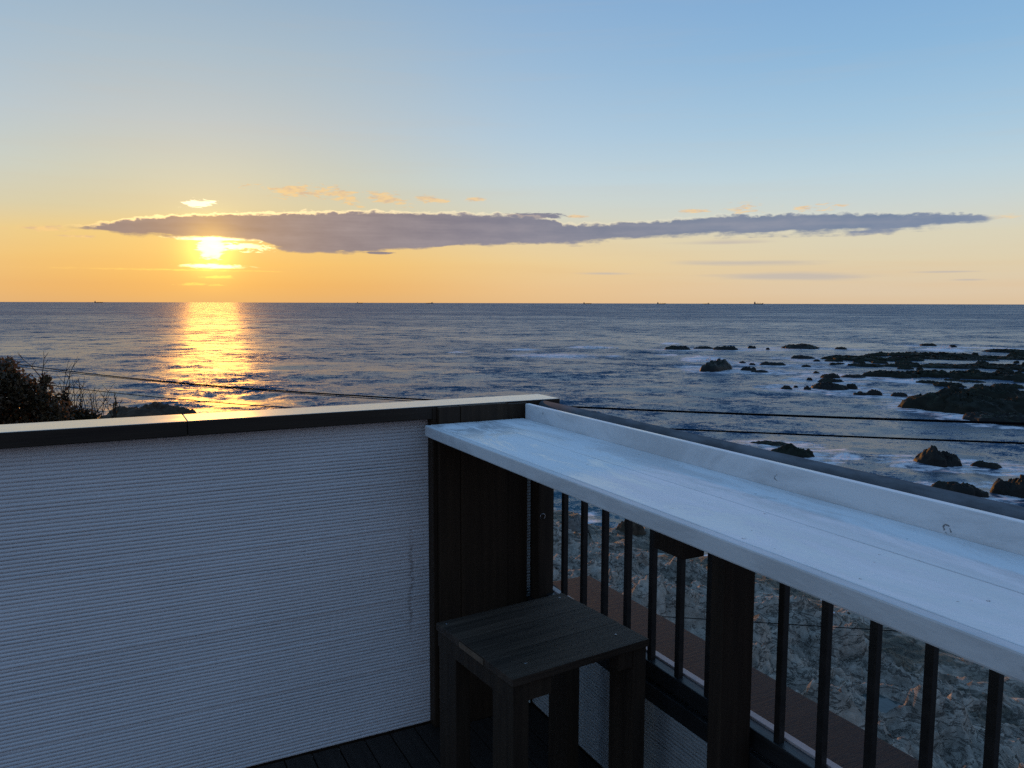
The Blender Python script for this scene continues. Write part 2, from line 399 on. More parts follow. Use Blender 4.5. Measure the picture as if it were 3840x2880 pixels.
def mat_sea():
    m, nt, b = new_mat('sea_water')
    ge = nt.nodes.new('ShaderNodeNewGeometry'); p = V(nt, ge.outputs['Position'])
    at = nt.nodes.new('ShaderNodeAttribute'); at.attribute_name = 'foam'; fo = V(nt, at.outputs['Fac'])
    wd = vmap(nt, p, (1, 1, 0), rot=(0, 0, YAW))            # crests lie across the wind
    wa = vmap(nt, wd, (.75, 1, 1))
    def slopes(scale, det, off, ro=.62):
        n = nt.nodes.new('ShaderNodeTexNoise'); n.inputs['Scale'].default_value = scale; n.inputs['Detail'].default_value = det
        n.inputs['Roughness'].default_value = ro
        nt.links.new(vmap(nt, wa, (1, 1, 1), loc=(off, off * .7, 0)).s, n.inputs['Vector'])
        s = nt.nodes.new('ShaderNodeSeparateColor'); nt.links.new(n.outputs['Color'], s.inputs[0])
        return V(nt, s.outputs[0]) - .5, V(nt, s.outputs[1]) - .5
    a0_, b0_ = slopes(.11, 9, 5, 1.0); a2, b2 = slopes(1.1, 5, 13); a3, b3 = slopes(7.0, 4, 31)
    gust = noise(nt, vmap(nt, wd, (.6, 1, 1)), .012, 6, .55).smooth(.3, .7, .75, 1.25)
    sx = (a0_ * 4.8 + a2 * .35 + a3 * .8) * gust * .7
    sy = (b0_ * 8.2 + b2 * .4 + b3 * .8) * gust
    c_, s_ = math.cos(YAW), math.sin(YAW)
    # back to the world frame (crosswind = camera-right axis of the shore, wind = towards land)
    wx = sx * c_ + sy * s_; wy = sy * c_ - sx * s_
    nrm = nt.nodes.new('ShaderNodeVectorMath'); nrm.operation = 'ADD'
    nt.links.new(ge.outputs['Normal'], nrm.inputs[0]); nt.links.new(comb(nt, wx, wy, 0.0).s, nrm.inputs[1])
    nn = nt.nodes.new('ShaderNodeVectorMath'); nn.operation = 'NORMALIZE'; nt.links.new(nrm.outputs[0], nn.inputs[0])
    nt.links.new(nn.outputs[0], b.inputs['Normal'])
    shallow = nt.nodes.new('ShaderNodeAttribute'); shallow.attribute_name = 'shallow'; sh = V(nt, shallow.outputs['Fac'])
    deep = mix(nt, sh, (.014, .056, .115), (.026, .092, .125))
    fn = noise(nt, vmap(nt, wd, (.5, 1, 1)), 1.6, 8, .68, .5)
    fmask = (fo * 1.5 + (fn - .5) * 2.4 - .42).smooth(.0, .5) * fo.smooth(0, .12)
    setc(nt, b, 'Base Color', mix(nt, fmask, deep, (.66, .67, .72)))
    ln = nt.nodes.new('ShaderNodeVectorMath'); ln.operation = 'LENGTH'; nt.links.new(p.s, ln.inputs[0])
    dist = V(nt, ln.outputs['Value'])
    # ripples too fine to model count as roughness: calmer by the reef, rougher on the open sea
    setc(nt, b, 'Roughness', (dist.smooth(60, 700, .29, .42) * gust.min(1.1) + fmask * .4).min(.9))
    b.inputs['IOR'].default_value = 1.333
    return m
M['sea'] = mat_sea()

_m, _nt, _b = new_mat('still_pool_water'); _b.inputs['Base Color'].default_value = (.05, .07, .07, 1); _b.inputs['Roughness'].default_value = .06; _b.inputs['IOR'].default_value = 1.333
bump(_nt, _b, noise(_nt, tcoord(_nt), 9, 3, .5), .004)
M['pool'] = _m

def mat_leaf(name, c1, c2, tr=.5):
    m, nt, b = new_mat(name)
    ge = nt.nodes.new('ShaderNodeNewGeometry'); ri = V(nt, ge.outputs['Random Per Island'])
    setc(nt, b, 'Base Color', mix(nt, ri, c1, c2)); b.inputs['Roughness'].default_value = .5
    t = nt.nodes.new('ShaderNodeBsdfTranslucent'); nt.links.new(mix(nt, ri, c1, c2).s, t.inputs[0])
    ms = nt.nodes.new('ShaderNodeMixShader'); ms.inputs[0].default_value = tr
    nt.links.new(b.outputs[0], ms.inputs[1]); nt.links.new(t.outputs[0], ms.inputs[2])
    nt.links.new(ms.outputs[0], nt.nodes['Material Output'].inputs[0])
    return m
M['leaf'] = mat_leaf('shrub_leaf', (.040, .030, .014), (.140, .085, .042))
M['leaf2'] = mat_leaf('reddish_leaf', (.045, .032, .014), (.085, .060, .026))
M['bark'] = wood('shrub_bark', (.025, .018, .014), (.055, .040, .030), 'z', .85, spec=.1)
M['ship'] = mat_metal('hazy_ship_paint', (.22, .18, .16), .7, 0)  # distance haze is mixed into this colour, lighter and warmer
M['ship_w'] = mat_metal('pale_ship_superstructure', (.30, .27, .25), .7, 0)
M['buoy'] = mat_metal('white_float', (.7, .7, .75), .5, 0)
M['buoy_b'] = mat_metal('blue_float_band', (.10, .14, .35), .5, 0)

# ------------------------------------------------------------------ builders
def tag(o, label=None, cat=None, group=None, kind=None):
    if label: o['label'] = label
    if cat: o['category'] = cat
    if group: o['group'] = group
    if kind: o['kind'] = kind
    return o
def empty(name, loc, rz=0.0):
    o = bpy.data.objects.new(name, None); COL.objects.link(o)
    o.location = loc; o.rotation_euler = (0, 0, rz); o.empty_display_size = .1
    return o
def link_mesh(name, me, mat, parent=None, loc=(0, 0, 0), rz=0):
    o = bpy.data.objects.new(name, me); COL.objects.link(o)
    if mat is not None:
        for mm in (mat if isinstance(mat, (list, tuple)) else [mat]): me.materials.append(mm)
    o.location = loc; o.rotation_euler = (0, 0, rz)
    if parent is not None: o.parent = parent
    return o
def pydata(name, verts, faces, mat, parent=None, smooth=False, **k):
    me = bpy.data.meshes.new(name)
    me.from_pydata([tuple(v) for v in verts], [], [tuple(f) for f in faces])
    if smooth: me.polygons.foreach_set('use_smooth', [True] * len(me.polygons))
    me.update()
    return link_mesh(name, me, mat, parent, **k)
def grid_mesh(name, X, Y, Z, mat, parent=None, attrs=None, smooth=True, wrap=False, loc=(0, 0, 0)):
    """X,Y,Z arrays (n,m)"""
    n, m_ = X.shape
    me = bpy.data.meshes.new(name)
    co = np.stack([X, Y, Z], -1).reshape(-1, 3).astype(np.float32)
    i = np.arange(n - 1)[:, None]
    j = np.arange(m_ if wrap else m_ - 1)[None, :]
    j2 = (j + 1) % m_
    f = np.stack(np.broadcast_arrays(i * m_ + j, i * m_ + j2, (i + 1) * m_ + j2, (i + 1) * m_ + j), -1).reshape(-1, 4)
    me.vertices.add(len(co)); me.vertices.foreach_set('co', co.ravel())
    me.loops.add(f.size); me.loops.foreach_set('vertex_index', f.ravel().astype(np.int32))
    me.polygons.add(len(f)); me.polygons.foreach_set('loop_start', np.arange(0, f.size, 4, dtype=np.int32))
    me.update(calc_edges=True)
    if smooth: me.polygons.foreach_set('use_smooth', np.ones(len(f), bool))
    for k, a in (attrs or {}).items():
        at = me.attributes.new(k, 'FLOAT', 'POINT'); at.data.foreach_set('value', a.ravel().astype(np.float32))
    me.update()
    return link_mesh(name, me, mat, parent, loc=loc)
def box(name, lo, hi, mat, parent=None, bev=.002, jitter=0, top=None):
    """bevelled box between two corners; optional second material on upward faces"""
    bm = bmesh.new()
    c = [(lo[i] + hi[i]) / 2 for i in range(3)]; s = [abs(hi[i] - lo[i]) for i in range(3)]
    bmesh.ops.create_cube(bm, size=1.0)
    for v in bm.verts: v.co = Vector((v.co[i] * s[i] + c[i] for i in range(3)))
    if bev: bmesh.ops.bevel(bm, geom=bm.edges[:], offset=min(bev, min(s) * .3), segments=2, affect='EDGES', profile=.6)
    if top is not None:
        bm.normal_update()
        for f in bm.faces:
            if f.normal.z > .6: f.material_index = 1
    me = bpy.data.meshes.new(name); bm.to_mesh(me); bm.free()
    return link_mesh(name, me, [mat, top] if top is not None else mat, parent)
def tube_data(pts, rads, seg=8, caps=True):
    pts = [Vector(p) for p in pts]; V_, F_ = [], []
    for i, p in enumerate(pts):
        d = (pts[min(i + 1, len(pts) - 1)] - pts[max(i - 1, 0)]).normalized()
        a = d.orthogonal().normalized() if i == 0 else (a - d * a.dot(d)).normalized()
        b_ = d.cross(a)
        for k in range(seg):
            t = 2 * math.pi * k / seg
            V_.append(p + (a * math.cos(t) + b_ * math.sin(t)) * rads[i])
    for i in range(len(pts) - 1):
        for k in range(seg):
            F_.append((i * seg + k, i * seg + (k + 1) % seg, (i + 1) * seg + (k + 1) % seg, (i + 1) * seg + k))
    if caps:
        F_.append(tuple(range(seg - 1, -1, -1))); F_.append(tuple((len(pts) - 1) * seg + k for k in range(seg)))
    return V_, F_
def tube(name, pts, r, mat, parent=None, seg=12):
    r = r if isinstance(r, (list, tuple)) else [r] * len(pts)
    v, f = tube_data(pts, r, seg); return pydata(name, v, f, mat, parent, smooth=seg > 5)

# numpy gradient noise -------------------------------------------------------
_perm = np.random.default_rng(5).permutation(256); _perm = np.concatenate([_perm, _perm, _perm])
_g = np.random.default_rng(6).normal(size=(256, 3)); _g /= np.linalg.norm(_g, axis=1)[:, None]
def pn(x, y, z=None):
    x = np.asarray(x, float); y = np.asarray(y, float); z = np.zeros_like(x) if z is None else np.asarray(z, float)
    xi, yi, zi = np.floor(x).astype(int), np.floor(y).astype(int), np.floor(z).astype(int)
    xf, yf, zf = x - xi, y - yi, z - zi
    u, v, w = (t * t * t * (t * (t * 6 - 15) + 10) for t in (xf, yf, zf))
    r_ = 0
    for a in (0, 1):
        for b_ in (0, 1):
            for c_ in (0, 1):
                h = _perm[_perm[_perm[(xi + a) & 255] + ((yi + b_) & 255)] + ((zi + c_) & 255)]
                g = _g[h]
                d = g[..., 0] * (xf - a) + g[..., 1] * (yf - b_) + g[..., 2] * (zf - c_)
                r_ = r_ + d * (u if a else 1 - u) * (v if b_ else 1 - v) * (w if c_ else 1 - w)
    return r_ * 1.5
def fbm(x, y, z=None, o=5, g=.5, ridge=False):
    s, a = 0, 1.0
    z = np.zeros_like(np.asarray(x, float)) if z is None else z
    for k in range(o):
        n = pn(x + 17.3 * k, y - 9.1 * k, z + 5.7 * k)
        s = s + a * ((1 - 2 * np.abs(n)) if ridge else n)
        x, y, z = x * 2.03, y * 2.03, z * 2.03; a *= g
    return s
def sstep(x, a, b):
    t = np.clip((x - a) / (b - a), 0, 1); return t * t * (3 - 2 * t)

# ------------------------------------------------------------------ shore
SHORE = np.array([(-60, 140), (-16, 92), (-6, 66), (1.5, 60), (2.5, 52), (0, 44), (5, 35), (11, 28), (14, 26.6), (15.9, 25.2), (15.2, 23.4), (16.2, 22.6), (15.9, 19.8), (17.2, 17.1), (17.3, 14.9), (17.8, 13.4), (18.1, 11.4), (17.5, 9.9), (17.0, 8.6), (16.2, 5), (15.5, -2), (15, -30)], float)
def shore_d(x, y):
    """signed distance, positive on land (land lies on the low-x side)"""
    best = np.full(x.shape, 1e9); sign = np.ones(x.shape)
    for (x0, y0), (x1, y1) in zip(SHORE[:-1], SHORE[1:]):
        ex, ey = x1 - x0, y1 - y0; L = ex * ex + ey * ey
        t = np.clip(((x - x0) * ex + (y - y0) * ey) / L, 0, 1)
        dx_, dy_ = x - (x0 + t * ex), y - (y0 + t * ey)
        d = np.hypot(dx_, dy_); cr = ex * (y - y0) - ey * (x - x0)
        upd = d < best - 1e-9
        sign = np.where(upd, np.where(cr < 0, 1., -1.), sign); best = np.where(upd, d, best)
    return best * sign
MOUNDS, POOLS, POOLZ = [], [], {}
def shore_z(x, y, fine=True):
    d = shore_d(x, y) + 1.1 * fbm(x * .35, y * .35, o=3)
    land = np.interp(d, [-6, -2, -.4, 0, .5, 2, 5, 9, 14, 22], [-3, -1.0, -.25, -.02, .08, .22, .85, 1.7, 2.4, 3.4])
    if not fine: return SEA + land, d
    k = sstep(d, -2, 5)
    a = .5
    u, v = x * math.cos(a) + y * math.sin(a), -x * math.sin(a) + y * math.cos(a)
    wx, wy = u + .5 * fbm(u * .6, v * .6, o=3), v + .5 * fbm(u * .6 + 9, v * .6, o=3)
    hills = .42 * fbm(wx * .28, wy * .5, o=3)
    rid = fbm(wx * .55, wy * 1.25, o=6, g=.52, ridge=True)
    h = land + k * hills + (.08 + .20 * k) * rid
    # bedding steps
    st = .16
    q = h / st + .35 * fbm(u * 1.3, v * 1.3, o=2)
    step = (np.floor(q) + sstep(q - np.floor(q), .55, 1.0)) * st
    h = h * .45 + step * .55 - .06
    pit = fbm(x * 2.6, y * 2.6, o=4)
    h += (.03 + .06 * k) * pit + .035 * k * fbm(u * 3.2, v * 8.0, o=4, ridge=True)
    h += .05 * np.clip(fbm(x * 7, y * 7, o=3), -1, 1) * sstep(pn(x * .35 + 4, y * .35), -.05, .35)
    for mx, my, mr, mh in MOUNDS:
        rr = np.hypot((x - mx) / mr, (y - my) / (mr * .8)) + .25 * pn(x * 2.2, y * 2.2)
        h = h + mh * sstep(rr, 1.15, .25)
    # flat wave-cut shelf by the water
    fl = sstep(d, 3.4, .6) * sstep(d, -1.2, .2)
    pools = .10 + .16 * fbm(x * .8, y * 1.1, o=4)
    h = h * (1 - .75 * fl) + (.02 + pools) * .75 * fl
    for qx, qy, qr in POOLS:
        rr = np.hypot(x - qx, (y - qy) * 1.1) / qr + .22 * pn(x * 3, y * 3)
        lv = POOLZ.get((qx, qy), None)
        if lv is not None: h = h + (lv - .07 - h) * sstep(rr, 1.45, .8)
    return SEA + h, d
def on_shore(px, py):
    z = -5.8
    for _ in range(12):
        q = ground(px, py, z); z = .5 * z + .5 * float(shore_z(q[:1], q[1:2])[0][0])
    return float(q[0]), float(q[1])
POOLS = [(*on_shore(3292, 2618), .36), (*on_shore(2462, 2072), .30)]
MOUNDS = [(*on_shore(px, py), r_, h_) for px, py, r_, h_ in ((3110, 2690, .55, .42), (3530, 2735, .65, .50), (2620, 2170, 1.2, .42), (3160, 2415, .6, .30), (3800, 2670, .8, .40), (2900, 2450, .8, .30), (2450, 2260, .9, .35), (3560, 2350, .7, .25))]
_pz = {}
for qx, qy, qr in POOLS:
    aa = np.linspace(0, 6.28, 16); _pz[(qx, qy)] = float(np.min(shore_z(qx + qr * 1.5 * np.cos(aa), qy + qr * 1.5 * np.sin(aa))[0])) - SEA
POOLZ = _pz
# fine patch below the railing, coarse land round it
def land_patch(name, xs, ys):
    X, Y = np.meshgrid(xs, ys); Z, d = shore_z(X, Y)
    wet = np.clip(1 - (Z - SEA - .05) / 1.15, 0, 1) * sstep(d, 7.0, 2.0)
    return X, Y, Z, wet
X, Y, Z, wet = land_patch('', np.concatenate([np.arange(1.66, 8, .12), np.arange(8, 20.5, .045)]), np.arange(4.0, 29, .055))
sh = grid_mesh('rocky_shore', X, Y, Z, M['shore'], attrs={'wet': wet}); tag(sh, kind='structure')
xs = np.arange(-70, 22, .6); ys = np.arange(-30, 150, .6)
X, Y = np.meshgrid(xs, ys); Z, d = shore_z(X, Y)
hole = sstep(X, 1.2, 2.2) * sstep(X, 20.4, 19.6) * sstep(Y, 3.6, 4.6) * sstep(Y, 29, 28.2)
Z = Z - hole * .8
head = np.exp(-(((X + .5) / 7) ** 2 + ((Y - 57) / 4.5) ** 2)); Z = np.minimum(Z, SEA + .25 + 1.0 * head + .35 * fbm(X * .7, Y * .7, o=4)) * sstep(Y, 28, 36) + Z * (1 - sstep(Y, 28, 36))
hl = grid_mesh('ground', X, Y, Z, M['rock_brown']); tag(hl, kind='structure')

# ------------------------------------------------------------------ rocks (picture survey -> places on the sea)
q3 = 1280 / 2212
FOAM = []
def rock_mesh(seed, nr=26, nt_=64, rag=1.0, lobes=1.0, flat=.5):
    rr = np.linspace(0, 1, nr)[:, None]; tt = np.linspace(0, 2 * math.pi, nt_, endpoint=False)[None, :]
    c, s = np.cos(tt), np.sin(tt)
    Rf = .86 + .26 * pn(c * 1.4 + seed, s * 1.4 + seed * 2.1) + .14 * pn(c * 4 + seed, s * 4)
    r_ = rr * 1.12
    x, y = r_ * c * Rf, r_ * s * Rf
    prof = (1 - np.clip(rr, 0, 1) ** (2 + 4 * flat))
    n = .55 + .5 * fbm(x * 1.3 * lobes + seed * 3.7, y * 1.3 * lobes + seed, o=3) + .22 * fbm(x * 4 * lobes + seed, y * 6 * lobes, o=4, ridge=True) * rag
    z = prof * np.clip(n, .08, 1.6)
    q = z * 7 + .3 * pn(x * 3, y * 3); z = .65 * z + .35 * (np.floor(q) + sstep(q - np.floor(q), .5, 1)) / 7
    x = x + .05 * rag * pn(x * 6 + seed, y * 6, z * 5); y = y + .05 * rag * pn(x * 6, y * 6 + seed, z * 5)
    return x, y, z / max(z.max(), .2), rr * np.ones_like(tt)
def add_rock(x0, x1, yt, yb, label, name='sea_rock', mat='rock', seed=None, depth=None, flat=.5, tilt=0.0, group='rocks standing in the sea', rag=1.0, lobes=1.0, full=False, hmul=1.0, base=SEA, foam=1.0, cat='rock'):
    global _rs
    if not full: x0, x1, yt, yb = 2560 + x0 * q3, 2560 + x1 * q3, 1000 + yt * q3, 1000 + yb * q3
    seed = seed if seed is not None else (x0 * .173 + yb * .311) % 97
    h0 = CAM[2] - base
    Pn = ground((x0 + x1) / 2, yb, base)[:2]; Rn = np.hypot(*Pn); W = (x1 - x0) / 2970 * Rn * 1.0
    hp = yb - yt
    Dmax = .62 * hp / 2970 * Rn * Rn / h0
    D = depth if depth else min(W * .62, Dmax)
    H = max((hp / 2970 * Rn) - D * .5 * h0 / Rn, .10 * Rn / 30) * hmul
    dirv = Pn / Rn; ctr = Pn + dirv * D * .5
    ang = math.atan2(dirv[1], dirv[0]) - math.pi / 2 + tilt
    px = W * 2970 / Rn / 3.75
    nr, nt_ = (34, 96) if px > 60 else ((24, 64) if px > 25 else (14, 36))
    x, y, z, rr = rock_mesh(seed, nr, nt_, rag, lobes, flat)
    x = x * W / 2; y = y * D / 2; z = z * H - .30 * sstep(rr, .86, 1.0) * max(1, H) - .02
    o = grid_mesh(name, x, y, z, M[mat], wrap=True)
    o.location = (ctr[0], ctr[1], base); o.rotation_euler = (0, 0, ang)
    tag(o, label, cat, group)
    if base == SEA: FOAM.append((ctr[0], ctr[1], W / 2, D / 2, ang, foam))
    return o

RK = [
 (-125, 60, 508, 545, 'low black rock furthest left of the row before the open sea'),
 (70, 205, 513, 534, 'thin dark rock touching the furthest left black rock'),
 (198, 360, 512, 546, 'black humped rock just right of the thin dark rock'),
 (418, 476, 510, 530, 'small lone black rock between two longer far rocks'),
 (640, 890, 497, 533, 'long flat-topped far rock with a raised right part'),
 (538, 564, 528, 541, 'tiny dark rock left of the long flat-topped far rock'),
 (990, 1064, 522, 537, 'low lone rock awash beyond the tip of the reef'),
 (1728, 1774, 510, 524, 'tiny rock alone in open water behind the reef'),
 (1545, 1640, 504, 514, 'barely showing flat rock far behind the reef'),
 (1430, 318, 598, 686, 'big slanting black rock with surf breaking behind it'),
 (365, 407, 611, 626, 'tiny rock right of the slanting surf rock'),
 (430, 471, 621, 639, 'small round rock beside the slanting surf rock'),
 (375, 477, 644, 677, 'squat dark rock low in the water right of the slanting rock'),
 (495, 667, 615, 641, 'wide jagged low rock right of the squat dark rock'),
 (700, 848, 572, 595, 'narrow low rock left of the reef tip'),
 (850, 894, 600, 616, 'small pointed rock at the left tip of the reef'),
 (440, 562, 674, 687, 'long thin rock barely above water'),
 (770, 832, 638, 651, 'rock awash below the narrow low rock'),
 (803, 841, 719, 734, 'small oval rock left of the stepped rocks'),
 (843, 887, 683, 693, 'sliver of rock above the stepped rocks'),
 (888, 1022, 687, 722, 'topmost of the three stepped rocks in mid water'),
 (1028, 1184, 696, 721, 'long low rock right of the topmost stepped rock'),
 (866, 1048, 722, 757, 'middle one of the three stepped rocks'),
 (633, 712, 766, 797, 'small dark rock left end of the lower rock line'),
 (716, 750, 768, 786, 'tiny rock beside the left end of the lower line'),
 (784, 832, 768, 799, 'squarish little rock left of the domed rock'),
 (826, 1062, 748, 799, 'domed dark rock with a pale crest, lowest of the stepped three'),
 (1058, 1134, 756, 795, 'rounded rock joined to the domed rock on its right'),
 (1105, 1192, 805, 833, 'low reddish black rock left of the grey pointed rock'),
 (1195, 1292, 794, 834, 'grey pointed rock in mid water before the great rock'),
 (1343, 1452, 814, 842, 'twin-humped low rock left of the great rock'),
]
for x0, x1, yt, yb, lab in RK:
    if x0 == 1430: add_rock(138, 300, 598, 686, lab, depth=7.5, hmul=1.0, flat=.6, tilt=-.35, lobes=1.6, seed=21.3)
    else: add_rock(x0, x1, yt, yb, lab, lobes=1.4, rag=1.2)
REEF = [
 (1985, 2260, 526, 562, 'furthest right ledge of the reef under white surf'),
 (1180, 1325, 552, 584, 'small raised ledge at the back of the reef'),
 (1325, 1487, 543, 585, 'pointed ledge at the back of the reef'),
 (1478, 1915, 542, 600, 'broad back ledge of the reef with spray behind it'),
 (2120, 2300, 545, 592, 'dark humped ledge at the right edge behind the tide channel'),
 (918, 1345, 562, 616, 'long left back ledge forming the tip of the reef'),
 (1310, 1560, 575, 615, 'ledge in the middle of the reef behind the bright channel'),
 (1540, 2020, 578, 612, 'dark ledge behind the bright water channel'),
 (1890, 2300, 572, 608, 'right ledge behind the bright water channel'),
 (988, 1052, 621, 637, 'little ledge off the reef tip'),
 (1058, 1305, 617, 653, 'narrow ledge on the left below the bright channel'),
 (1300, 1545, 620, 655, 'humped ledge below the bright channel'),
 (1520, 1900, 617, 665, 'long ledge just below the bright channel'),
 (1830, 2300, 622, 672, 'right-hand long ledge below the bright channel'),
 (1188, 1520, 655, 728, 'tapering ledge pointing left with foam along its foot'),
 (1440, 1760, 650, 725, 'brownish middle ledge dotted with tide pools'),
 (1700, 2010, 660, 735, 'greenish ledge among the tide pools'),
 (1930, 2300, 665, 745, 'right-edge ledge among the tide pools'),
 (1505, 1660, 727, 767, 'black ledge with surf at its left end'),
 (1620, 1812, 733, 787, 'dark rounded ledge right of the surf-washed one'),
 (1780, 1955, 728, 758, 'small ledge above the great rock'),
 (2010, 2200, 748, 790, 'low ledge behind the right end of the great rock'),
 (2130, 2310, 790, 845, 'flat ledge beside the right end of the great rock'),
]
rs_ = random.Random(12)
SMALL = []
while len(SMALL) < 56:
    cx_, cy_ = rs_.uniform(960, 2300), rs_.uniform(560, 760)
    if cy_ > 640 and cx_ < 1180 + (cy_ - 640) * 3: continue
    if 606 < cy_ < 622 and cx_ > 1500: continue
    w_ = rs_.uniform(22, 120); SMALL.append((cx_ - w_ / 2, cx_ + w_ / 2, cy_ - rs_.uniform(5, 15), cy_ + 3))
ORD = ['first', 'second', 'third', 'fourth', 'fifth', 'sixth', 'seventh', 'eighth', 'ninth', 'tenth', 'eleventh', 'twelfth', 'thirteenth', 'fourteenth', 'fifteenth', 'sixteenth', 'seventeenth', 'eighteenth', 'nineteenth', 'twentieth']
ROWS = [(0, 590, 'in the back of the reef'), (590, 640, 'along the bright channel'), (640, 690, 'among the tide pools of the reef'), (690, 900, 'at the near edge of the reef')]
rank = {}
for lo_, hi_, where in ROWS:
    for q_, r_ in enumerate(sorted([r for r in SMALL if lo_ <= r[3] < hi_])[:20]): rank[r_] = ORD[q_] + ' small dark ledge from the left ' + where
for x0, x1, yt, yb in [r for r in SMALL if r in rank]:
    add_rock(x0, x1, yt, yb, rank[(x0, x1, yt, yb)], 'small_ledge', 'rock_green', flat=.8, group='small broken ledges of the reef', lobes=2.0, rag=1.4, foam=.3, cat='rock ledge')
for x0, x1, yt, yb, lab in REEF:
    m_ = (yb - yt) * .12; yt += m_; yb -= m_ * .6
    add_rock(x0, x1, yt, yb, lab, 'reef_ledge', 'rock_green', flat=.9, group='flat ledges of the reef', lobes=3.2, rag=1.8, hmul=.85, foam=.5, cat='rock ledge')
add_rock(1780, 2190, 760, 868, 'pale-topped back part of the great green rock', 'great_rock', 'rock_green', flat=.8, group='great rock by the right edge', lobes=1.6, hmul=.9)
add_rock(1462, 2180, 795, 962, 'great mossy green rock, the largest in the water', 'great_rock', 'rock_green', seed=12.4, flat=.7, group='great rock by the right edge', lobes=1.5, rag=1.3)
add_rock(1480, 1600, 838, 892, 'yellow weedy spur at the left foot of the great rock', 'rock_spur', 'rock_gold', flat=.4, group='great rock by the right edge')
add_rock(1860, 2320, 948, 1022, 'low apron of rock in front of the great rock', 'rock_apron', 'rock', flat=.8, group='great rock by the right edge', lobes=2)
add_rock(430, 722, 1127, 1168, 'low dark rock behind the hump beyond the handrail', mat='rock', flat=.7)
add_rock(560, 852, 1143, 1250, 'dark hump of rock just beyond the metal handrail', mat='rock_green', flat=.3, seed=3.3)
add_rock(1508, 1792, 1163, 1302, 'steep black rock with a horn on its left side', mat='rock', flat=.5, seed=8.6, lobes=1.1, rag=.8)
add_rock(1878, 2048, 1262, 1317, 'small smooth black rock right of the horned rock', mat='rock', flat=.3)
add_rock(1622, 1942, 1395, 1490, 'half-sunk dark rock along the handrail at the right', mat='rock', flat=.5)
add_rock(2033, 2330, 1352, 1492, 'large black rock cut by the right edge of the picture', mat='rock', flat=.6)
# near boulders seen between the balusters
add_rock(2095, 2215, 1918, 2010, 'dark boulder at the water left behind the first baluster', 'shore_boulder', 'rock_pale', full=True, group='boulders on the shore', foam=.3, cat='boulder')
add_rock(2160, 2232, 1975, 2055, 'black wet boulder behind the second baluster', 'shore_boulder', 'rock', full=True, group='boulders on the shore', foam=.3, cat='boulder')
add_rock(2298, 2440, 1925, 2015, 'sunlit brown boulder at the water behind the third baluster', 'shore_boulder', 'rock_brown', full=True, group='boulders on the shore', foam=.3, flat=.3, cat='boulder')
zb = float(shore_z(np.array([16.0]), np.array([14.0]))[0][0])
add_rock(3128, 3222, 2286, 2342, 'rust-brown boulder beside the white float', 'shore_boulder', 'rock_brown', full=True, group='boulders on the shore', base=zb - .05, flat=.5, cat='boulder')
add_rock(380, 720, 1512, 1580, 'dark headland rock seen over the left wall', 'headland_rock', 'rock_brown', full=True, flat=.6, group='headland', lobes=1.8, cat='headland')

# ------------------------------------------------------------------ sea
azs = np.radians(np.concatenate([np.arange(-75, -8, 1.0), np.arange(-8, 63, .105), np.arange(63, 130, 1.0)]))
rad = [9.0]
while rad[-1] < 30000:
    r_ = rad[-1]; rad.append(r_ + min(max(.07, r_ * r_ / 6400 * .95), 3000))
rad = np.array(rad)
RR, AA = np.meshgrid(rad, azs, indexing='ij')
X, Y = RR * np.sin(AA), RR * np.cos(AA)
cell = np.maximum(np.gradient(rad)[:, None] * np.ones_like(AA) * .8, RR * .0018)
Z = np.zeros_like(X)
wr = np.random.default_rng(3)
for k in range(70):
    lam = .45 * (38 / .45) ** (k / 69) * wr.uniform(.9, 1.1)
    th_ = YAW + math.pi + wr.normal(0, .62 if lam < 8 else .35)
    kx, ky = math.sin(th_) * 2 * math.pi / lam, math.cos(th_) * 2 * math.pi / lam
    amp = .0062 * lam if lam < 1.8 else .0062 * 1.8 * (lam / 1.8) ** .35
    ph = kx * X + ky * Y + wr.uniform(0, 6.28)
    Z += amp * (np.sin(ph) + .22 * np.cos(2 * ph)) * sstep(lam / cell, 2.5, 6)
Z *= .8 + .5 * pn(X * .03, Y * .03)
dsh = np.full(X.shape, -50.0); nearm = RR < 170
dsh[nearm] = shore_d(X[nearm], Y[nearm])
Z *= np.interp(dsh, [-8, -1, 1], [1, .35, .1])
foam = np.zeros_like(X); shal = np.clip(np.interp(dsh, [-12, -1], [0, 1]), 0, 1) * .8
for cx, cy, a, b_, ang, fs in FOAM:
    m = (np.abs(X - cx) < a * 1.8 + 4) & (np.abs(Y - cy) < a * 1.8 + 4)
    x_, y_ = X[m] - cx, Y[m] - cy
    u = x_ * math.cos(ang) + y_ * math.sin(ang); v = -x_ * math.sin(ang) + y_ * math.cos(ang)
    mg = .9 + .02 * math.hypot(cx, cy)
    dd = np.hypot(u / (a + mg * 1.4), v / (b_ + mg * 1.2))
    foam[m] = np.maximum(foam[m], np.exp(-np.clip(dd - .62, 0, 9) ** 2 / .06) * .46 * fs)
    Z[m] *= .65 + .35 * sstep(dd, .6, 1.1)
BREAK = [(1711, 1322, 75, 3.0, 1.0), (1957, 1311, 150, 4.0, .8), (2217, 1303, 160, 4.0, 1.0), (2301, 1337, 80, 4, .7), (2080, 1335, 420, 16, .55), (2515, 1289, 70, 4, 1.0), (2510, 1332, 120, 8, .6),
         (2640, 1348, 160, 14, .95), (2600, 1376, 170, 7, .55), (3538, 1314, 150, 5, 1.0), (3740, 1307, 260, 4, .85), (3400, 1434, 190, 10, .85), (3240, 1410, 300, 10, .6), (3176, 1366, 50, 5, .7), (3173, 1722, 90, 13, 1.0), (3080, 1745, 160, 12, .5), (3607, 1566, 110, 9, .95), (3100, 1695, 260, 14, .45), (2900, 1390, 500, 22, .34), (3250, 1470, 420, 26, .34)]
